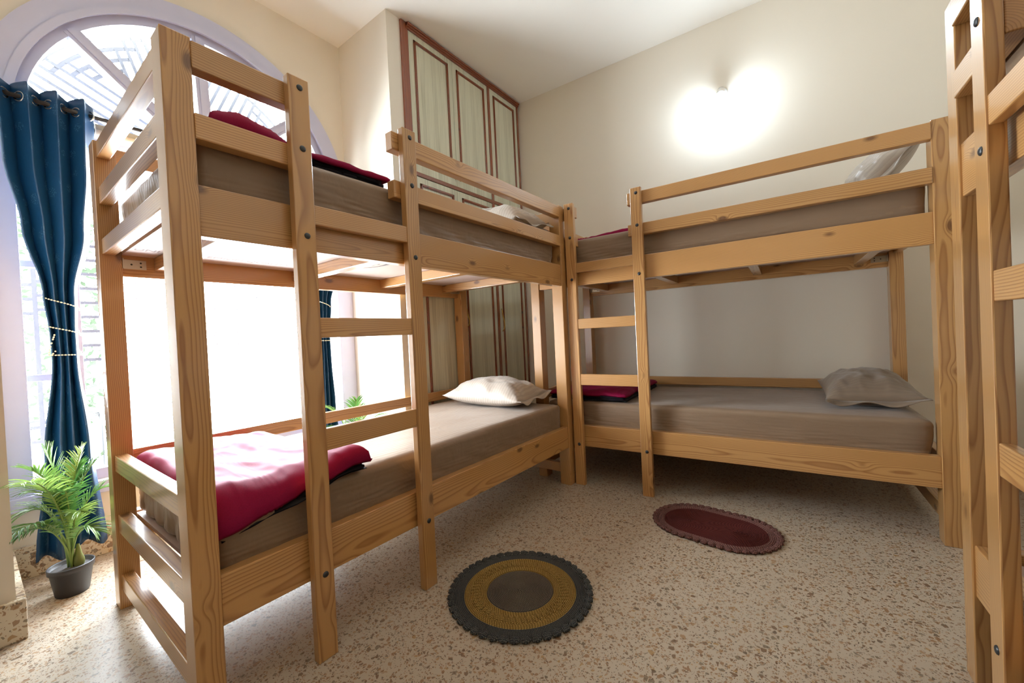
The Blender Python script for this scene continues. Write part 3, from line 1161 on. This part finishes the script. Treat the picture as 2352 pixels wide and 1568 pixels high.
door(1.626, 2.056, 2.149, 3.128, (2.030, 2.235, 0.08))
door(2.056, 2.486, 2.149, 3.128, (2.082, 2.235, 0.08))
door(2.518, 2.920, 2.149, 3.128, None)
door(1.626, 2.056, 0.092, 2.116, (2.030, 1.12, 0.16))
door(2.056, 2.486, 0.092, 2.116, (2.082, 1.12, 0.16))
door(2.518, 2.920, 0.092, 2.116, (2.540, 1.10, 0.20))

# ------------------------------------------------------------------ curtains, rod, blind, tiebacks
ZR = 2.068
XRD = -1.405
rod = thing('curtain_rod', 'dark metal curtain rod across the window recess', 'curtain rod', (XRD, WC, ZR))
tube('rod_bar', [(0, Y0 - WC + .004, 0), (0, Y1 - WC - .004, 0)], 0.0095, ROD, rod, 14)
for y in (Y0 - WC + .001, Y1 - WC - .012):
    o = lathe('rod_socket', [(0, 0), (.02, 0), (.02, .008), (.013, .011), (0, .011)], ROD, rod, None, 18)
    o.matrix_local = Matrix.Translation((0, y, 0)) @ Matrix.Rotation(-PI / 2, 4, 'X')


def interp(tab, z):
    for (za, a), (zb, b) in zip(tab, tab[1:]):
        if (z - za) * (z - zb) <= 0:
            t = (z - za) / (zb - za)
            t = t * t * (3 - 2 * t)
            return tuple(p + (q - p) * t for p, q in zip(a, b))
    return tab[-1][1]


def curtain(label, tab, nper, seed, zbot, ztop=2.122):
    """eyelet curtain: wave folds at the rod, pulled in at the tie, loose below"""
    yc = sum(tab[0][1][:2]) / 2
    t = thing('curtain', label, 'curtain', (XRD, yc, 0), 0, 'teal eyelet curtains at the window')
    NU, NV = 150, 70

    def f(s, v):
        z = ztop + (zbot - ztop) * v
        ya, yb, am, _ = interp(tab, z)
        ph = 2 * PI * nper * s + seed
        hem = 0.006 * math.sin(ph * 1.0 + 1.0) if v < 0.03 else 0
        k = v ** 0.8
        wv = math.sin(ph) * (1 - 0.35 * k) + 0.35 * k * math.sin(ph * 0.53 + 1.3 + 2.0 * v)
        x = am * wv + 0.006 * fbm(s * 6 + seed, z * 3, 0.3) * k
        y = ya + (yb - ya) * s + 0.16 * am * math.sin(2 * ph) * (1 - k)
        zz = z + hem + (0.030 * (s - 0.5) if v > .97 else 0) + (0.018 * math.sin(ph * .5) if v > .985 else 0)
        return (x, y - yc, zz)

    bm = sheet_bm(NU, NV, f, False, lambda a, b: (a * 1.1, b * 2.0))
    o = link('curtain_cloth', bm, CURTAIN, t, None, True)
    md = o.modifiers.new('thick', 'SOLIDIFY')
    md.thickness = 0.002
    # eyelet rings where the cloth crosses the rod
    ya, yb, am, _ = tab[0][1]
    for k in range(int(nper * 2)):
        s = (k * PI - seed + (PI if seed > PI * k else 0)) / (2 * PI * nper)
        s = (k + 0.5 - seed / PI + 1) / (2 * nper)
        s = ((k * PI - (seed % PI)) / (2 * PI * nper)) % 1.0
        y = ya + (yb - ya) * s - yc
        bmr = bmesh.new()
        nm = 22
        ring = []
        for i in range(nm):
            a = 2 * PI * i / nm
            c = Vector((math.cos(a), 0, math.sin(a)))
            ring.append([bmr.verts.new(c * (0.019 + 0.004 * math.cos(b)) + Vector((0, 0.0045 * math.sin(b), 0))) for b in (0, PI / 3, 2 * PI / 3, PI, 4 * PI / 3, 5 * PI / 3)])
        for i in range(nm):
            for j in range(6):
                bmr.faces.new((ring[i][j], ring[(i + 1) % nm][j], ring[(i + 1) % nm][(j + 1) % 6], ring[i][(j + 1) % 6]))
        sgn = 1 if k % 2 == 0 else -1
        e = link('eyelet', bmr, RING, t, None, True)
        e.matrix_local = Matrix.Translation((0, y, ZR)) @ Matrix.Rotation(sgn * 0.7, 4, 'Z')
    return t


TL = [(2.122, (-0.205, 0.088, 0.036, 0)), (1.80, (-0.194, 0.078, 0.036, 0)), (1.515, (-0.154, 0.052, 0.032, 0)), (1.24, (-0.104, 0.000, 0.024, 0)),
      (1.05, (-0.090, -0.006, 0.022, 0)), (0.95, (-0.088, -0.006, 0.022, 0)), (0.55, (-0.125, 0.022, 0.026, 0)), (0.08, (-0.168, 0.052, 0.030, 0))]
curtain('teal curtain tied back at the left end of the window, behind the palm', TL, 3.5, 0.9, 0.105)
TR = [(2.122, (1.100, 1.395, 0.026, 0)), (1.80, (1.105, 1.385, 0.026, 0)), (1.515, (1.110, 1.300, 0.026, 0)), (1.24, (1.108, 1.205, 0.024, 0)),
      (1.0, (1.104, 1.184, 0.022, 0)), (0.9, (1.102, 1.186, 0.022, 0)), (0.55, (1.088, 1.200, 0.026, 0)), (0.08, (1.060, 1.245, 0.030, 0))]
curtain('teal curtain tied back at the far end of the window, seen through the left bunk', TR, 3.5, 0.4, 0.105)


def tieback(label, yc, zs, ry, rx, tail):
    bm = bmesh.new()
    pts = []
    n = 260
    for i in range(n + 1):
        t = i / n * (len(zs) - 1)
        k = min(int(t), len(zs) - 2)
        z = zs[k] + (zs[k + 1] - zs[k]) * (t - k)
        a = 2 * PI * t * 0.5
        pts.append(Vector((rx * math.sin(a), ry * math.cos(a), z)))
    if tail:
        for i in range(26):
            t = i / 25
            pts.append(Vector((rx * 1.0 + .006, -ry * .55 + 0.028 * math.cos(-PI / 2 - PI * t) * 0.7, zs[-1] + 0.015 - 0.03 * math.sin(PI * t) + 0.07 * t * t)))
    # a bead every 8.5 mm
    acc, last = 0.0, pts[0]
    place = [pts[0]]
    for p in pts[1:]:
        d = (p - last).length
        acc += d
        if acc >= 0.0088:
            place.append(p)
            acc = 0.0
        last = p
    for i, p in enumerate(place):
        q = place[min(i + 1, len(place) - 1)] - place[max(i - 1, 0)]
        rot = q.normalized().to_track_quat('Z', 'Y').to_matrix().to_4x4() if q.length > 1e-6 else Matrix.Identity(4)
        bmesh.ops.create_uvsphere(bm, u_segments=8, v_segments=6, radius=0.0030, matrix=Matrix.Translation(p) @ rot @ Matrix.Diagonal((1, 1, 1.45, 1)))
    o = link('bead_tieback', bm, BEAD, None, (XRD, yc, 0), True)
    return tag(o, label, 'curtain tieback')


tieback('cream bead string wound round the teal curtain behind the palm', -0.049, [1.168, 1.226, 1.054, 1.104, 0.966, 0.971], 0.054, 0.036, True)
tieback('cream bead string wound round the far curtain seen through the bunk', 1.150, [1.205, 1.262, 1.09, 1.10, 0.985, 0.987], 0.050, 0.036, False)

bl = thing('rolled_blind', 'cream window blind rolled up beside the teal curtain', 'blind', (-1.475, 0.62, 2.035))
bm = bmesh.new()
nseg, turns = 120, 4
prof = []
for i in range(nseg + 1):
    a = 2 * PI * turns * i / nseg
    r = 0.012 + 0.022 * i / nseg
    prof.append((r * math.cos(a), r * math.sin(a)))
bm = sheet_bm(nseg + 1, 12, lambda s, v: (prof[int(round(s * nseg))][0], -0.52 + 1.0 * v, prof[int(round(s * nseg))][1]))
o = link('blind_roll', bm, CREAM, bl, None, True)
md = o.modifiers.new('thick', 'SOLIDIFY')
md.thickness = 0.003
tube('blind_core', [(0, -0.525, 0), (0, 0.485, 0)], 0.010, ROD, bl, 12)

# ------------------------------------------------------------------ palms


def palm(label, loc, rot, seed, tilts):
    r = random.Random(seed)
    t = thing('potted_palm', label, 'potted plant', loc, rot, 'artificial palms in black pots')
    lathe('pot', [(0, 0.0), (0.047, 0.0), (0.050, 0.004), (0.063, 0.094), (0.068, 0.096), (0.0695, 0.116), (0.0675, 0.118), (0.064, 0.114), (0.060, 0.098), (0, 0.098)], POT, t, None, 40)
    o = lathe('gravel', [(0, 0.104), (0.03, 0.105), (0.060, 0.101)], SOIL, t, None, 24)
    lathe('bulb', [(0.014, 0.100), (0.018, 0.115), (0.017, 0.130), (0.011, 0.150), (0.007, 0.175), (0.004, 0.19)], BULB_, t, (0.004, 0.022, 0), 18)
    for k, (az, reach, top, droop, ln) in enumerate(tilts):
        az = math.radians(az)
        d = Vector((math.cos(az), math.sin(az), 0))
        p0 = Vector((0.008 * math.cos(k * 2.1), 0.008 * math.sin(k * 2.1), 0.104))
        pts = []
        N = 26
        for i in range(N + 1):
            s = i / N
            x = reach * (s ** 1.7)
            z = (top - 0.104) * (1.28 * s - 0.28 * s * s) - droop * max(0, s - 0.45) ** 2
            pts.append(p0 + d * x + Vector((0, 0, z)))
        bm = bmesh.new()
        bm_tube(bm, pts, [0.0036 * (1 - 0.75 * i / N) + 0.0006 for i in range(N + 1)], 6)
        fr = link('frond', bm, STEM, t, None, True)
        lb = bmesh.new()
        nl = 24
        for i in range(nl):
            s = 0.44 + 0.56 * i / (nl - 1)
            f = s * N
            a = min(int(f), N - 1)
            q = pts[a].lerp(pts[a + 1], f - a)
            tg = (pts[a + 1] - pts[a]).normalized()
            side = tg.cross(Vector((0, 0, 1)))
            side = side.normalized() if side.length > 1e-3 else Vector((1, 0, 0))
            nrm = side.cross(tg).normalized()
            env = math.sin(PI * (0.16 + 0.72 * (i / (nl - 1)))) ** 0.8
            for sg in (-1, 1):
                LL = ln * env * r.uniform(0.85, 1.12)
                ang = math.radians(r.uniform(44, 58) - 24 * (i / nl))
                dr = (side * sg * math.sin(ang) + tg * math.cos(ang) + nrm * r.uniform(0.15, 0.35)).normalized()
                wv = dr.cross(nrm).normalized()
                prev = None
                M_ = 5
                for j in range(M_ + 1):
                    u = j / M_
                    c = q + dr * LL * u + Vector((0, 0, -1)) * LL * (0.35 + droop) * u * u * 0.55
                    w = 0.0040 * (math.sin(PI * min(1, 0.12 + u * 0.88)) ** 0.7) * (1 - 0.55 * u) + 0.0003
                    row = [lb.verts.new(c - wv * w), lb.verts.new(c + nrm * -0.0012), lb.verts.new(c + wv * w)]
                    if prev:
                        lb.faces.new((prev[0], prev[1], row[1], row[0]))
                        lb.faces.new((prev[1], prev[2], row[2], row[1]))
                    prev = row
        link('leaflets', lb, LEAF, fr, None, True)
    return t


FR = [(332, 0.27, 0.62, 0.30, 0.12), (255, 0.06, 0.60, 0.04, 0.13), (80, 0.10, 0.57, 0.16, 0.11), (88, 0.13, 0.49, 0.32, 0.11), (322, 0.26, 0.44, 0.30, 0.11),
      (276, 0.10, 0.46, 0.30, 0.11), (40, 0.10, 0.34, 0.30, 0.09), (8, 0.12, 0.42, 0.25, 0.10), (135, 0.07, 0.53, 0.10, 0.11), (304, 0.18, 0.40, 0.30, 0.11), (285, 0.10, 0.54, 0.30, 0.12), (60, 0.06, 0.58, 0.04, 0.12), (310, 0.12, 0.60, 0.2, 0.12), (350, 0.14, 0.52, 0.25, 0.11)]
FR2 = [(20, 0.16, 0.60, 0.30, 0.12), (250, 0.14, 0.60, 0.20, 0.12), (75, 0.13, 0.58, 0.2, 0.12), (60, 0.20, 0.56, 0.32, 0.12), (322, 0.2, 0.50, 0.30, 0.11), (276, 0.16, 0.54, 0.45, 0.11), (345, 0.10, 0.62, 0.1, 0.12), (45, 0.13, 0.48, 0.4, 0.11)]
palm('potted palm in a black pot on the floor in front of the teal curtain', (-1.205, -0.086, 0), 0.0, 3, FR)
palm('palm behind the far end of the left bunk, only its leaf tips showing', (-1.24, 1.22, 0), 0.0, 8, FR2)

# ------------------------------------------------------------------ rugs


def stad(a, r, hl):
    """outline point at turn a (0..1) of a stadium with half straight hl and radius r"""
    per = 4 * hl + 2 * PI * r
    s = (a % 1.0) * per
    if s < 2 * hl:
        return (-hl + s, r)
    s -= 2 * hl
    if s < PI * r:
        t = PI / 2 - s / r
        return (hl + r * math.cos(t), r * math.sin(t))
    s -= PI * r
    if s < 2 * hl:
        return (hl - s, -r)
    s -= 2 * hl
    t = -PI / 2 - s / r
    return (-hl + r * math.cos(t), r * math.sin(t))


def rug_ring(name, r0, r1, hl, mat, parent, z, rowh, amp, n=240):
    rows = max(2, int((r1 - r0) / rowh)) * 4
    def f(s, v):
        r = max(1e-4, r0 + (r1 - r0) * v)
        x, y = stad(s, r, hl)
        ph = ((r / rowh) % 1.0)
        e = 1.0 if 0 < v < 1 else 0.15
        return (x, y, (z + amp * abs(math.sin(PI * ph))) * e)
    bm = sheet_bm(n, rows + 1, f, True, lambda a, b: (a, r0 + (r1 - r0) * b))
    return link(name, bm, mat, parent, None, True)


def bobbles(name, r, hl, count, size, mat, parent):
    bm = bmesh.new()
    ul = bm.loops.layers.uv.new('UVMap')
    for i in range(count):
        a = i / count
        x, y = stad(a, r, hl)
        x2, y2 = stad(a + 0.002, r, hl)
        ang = math.atan2(y2 - y, x2 - x)
        n0 = len(bm.faces)
        res = bmesh.ops.create_uvsphere(bm, u_segments=14, v_segments=9, radius=1.0, matrix=Matrix.Translation((x, y, 0.0075)) @ Matrix.Rotation(ang, 4, 'Z') @ Matrix.Diagonal((size, size * 0.85, 0.0078, 1)))
        for v in res['verts']:
            p = v.co - Vector((x, y, 0.0075))
            v.co += p * 0.12 * math.sin(5 * math.atan2(p.y, p.x) + i)
            v.co.z = max(0.0002, v.co.z)
    bm.faces.ensure_lookup_table()
    for f in bm.faces:
        for lp in f.loops:
            c = lp.vert.co
            lp[ul].uv = (math.atan2(c.y, c.x) / (2 * PI), math.hypot(c.x, c.y))
    return link(name, bm, mat, parent, None, True)


rg = thing('round_rug', 'round crocheted rug with grey middle, mustard band and dark scalloped edge', 'rug', (0.3389, 0.8988, 0.0006))
rug_ring('braided_middle', 0.0, 0.124, 0.0, Y_GREY, rg, 0.005, 0.0058, 0.003)
mb = rug_ring('mustard_band', 0.124, 0.208, 0.0, Y_MUST, rg, 0.0055, 0.0060, 0.003)
rug_ring('dark_band', 0.208, 0.250, 0.0, Y_DGREY, rg, 0.0050, 0.0056, 0.003)
bobbles('scalloped_edge', 0.2555, 0.0, 46, 0.0172, Y_DGREY, rg)
# raised crochet petals in the mustard band
bm = bmesh.new()
ul = bm.loops.layers.uv.new('UVMap')
for i in range(56):
    a = 2 * PI * i / 56
    c = Vector((0.166 * math.cos(a), 0.166 * math.sin(a), 0.0085))
    res = bmesh.ops.create_uvsphere(bm, u_segments=10, v_segments=7, radius=1.0, matrix=Matrix.Translation(c) @ Matrix.Rotation(a + 0.35, 4, 'Z') @ Matrix.Diagonal((0.021, 0.0078, 0.0045, 1)))
for f in bm.faces:
    for lp in f.loops:
        c = lp.vert.co
        lp[ul].uv = (math.atan2(c.y, c.x) / (2 * PI), math.hypot(c.x, c.y))
link('crochet_petals', bm, Y_MUST, rg, None, True)

ra = math.atan2(-0.136, 0.99)
r2 = thing('oval_rug', 'oval dark red braided rug with mauve scalloped edge', 'rug', (0.838, 1.795, 0.0006), ra)
rug_ring('braided_middle', 0.0, 0.142, 0.085, Y_CLAR, r2, 0.005, 0.0060, 0.002)
rug_ring('mauve_band', 0.142, 0.176, 0.085, Y_MAUVE, r2, 0.005, 0.0070, 0.003)
bobbles('scalloped_edge', 0.184, 0.085, 46, 0.0165, Y_MAUVE, r2)

# ------------------------------------------------------------------ wall lamp
lp_ = thing('wall_lamp', 'small white wall lamp glowing on the back wall above the bunk', 'lamp', (0.772, 3.035, 2.635), TB)
o = lathe('lamp_base', [(0, 0), (0.036, 0), (0.036, 0.010), (0.030, 0.016), (0, 0.016)], WHITE, lp_, None, 28)
o.matrix_local = Matrix.Translation((0, 0.006, 0)) @ Matrix.Rotation(PI / 2, 4, 'X')
tube('lamp_arm', [(0, 0, 0), (0, -0.03, 0.004), (0, -0.055, 0.002), (0, -0.068, -0.008)], 0.008, WHITE, lp_, 12)
ax = Matrix.Translation((0, -0.06, -0.002)) @ Matrix.Rotation(math.radians(150), 4, 'X')
o = lathe('lamp_holder', [(0, 0), (0.021, 0), (0.023, 0.020), (0.025, 0.040), (0.031, 0.062), (0.027, 0.063), (0, 0.060)], WHITE, lp_, None, 28)
o.matrix_local = ax
o = lathe('bulb', [(0.024, 0.0635), (0.030, 0.075), (0.031, 0.090), (0.026, 0.107), (0.014, 0.118), (0, 0.121)], LED, lp_, None, 28)
o.matrix_local = ax

# ------------------------------------------------------------------ outside the window
rl = thing('balcony_railing', 'dark metal railing outside the window, glimpsed beside the left curtain', 'railing', (-2.6, 0.0, 0))
for z in (0.20, 0.57):
    tube('railing_bar', [(0, -1.0, z), (0, 0.30, z)], 0.012, BOLT, rl, 10)
for y in (-0.9, 0.22):
    tube('railing_post', [(0, y, -0.4), (0, y, 0.6)], 0.014, BOLT, rl, 10)
tube('railing_brace', [(0, -0.20, 0.40), (0, 0.10, 0.10)], 0.010, BOLT, rl, 10)
LEAFD = mat_cloth('tree_leaf_dark', srgb(40, 48, 36), 0.7, 30.0, 0.0, 0.0)
tr = thing('garden_tree', 'pale leafy tree in the glare outside the window, left of the bunk post', 'tree', (-5.0, 0.25, -1.5))
tube('trunk', [(0, 0, 0), (0.05, 0.02, 1.4), (-0.02, -0.03, 2.6), (0.03, 0.05, 3.6)], [0.09, 0.07, 0.05, 0.02], STEM, tr, 10)
r_ = random.Random(5)
bm = bmesh.new()
for i in range(900):
    th, ph = r_.uniform(0, 2 * PI), r_.uniform(0, 2 * PI)
    rr_ = 0.42 * r_.random() ** 0.5
    c = Vector((rr_ * math.cos(th) * 1.6, rr_ * math.sin(th), r_.uniform(1.6, 4.3)))
    d = Vector((r_.uniform(-1, 1), r_.uniform(-1, 1), r_.uniform(-1, .4))).normalized()
    sd = d.orthogonal().normalized()
    L_ = r_.uniform(0.07, 0.13)
    vs = [bm.verts.new(c), bm.verts.new(c + d * L_ * .5 + sd * L_ * .22), bm.verts.new(c + d * L_), bm.verts.new(c + d * L_ * .5 - sd * L_ * .22)]
    bm.faces.new(vs)
link('foliage', bm, LEAFD, tr)
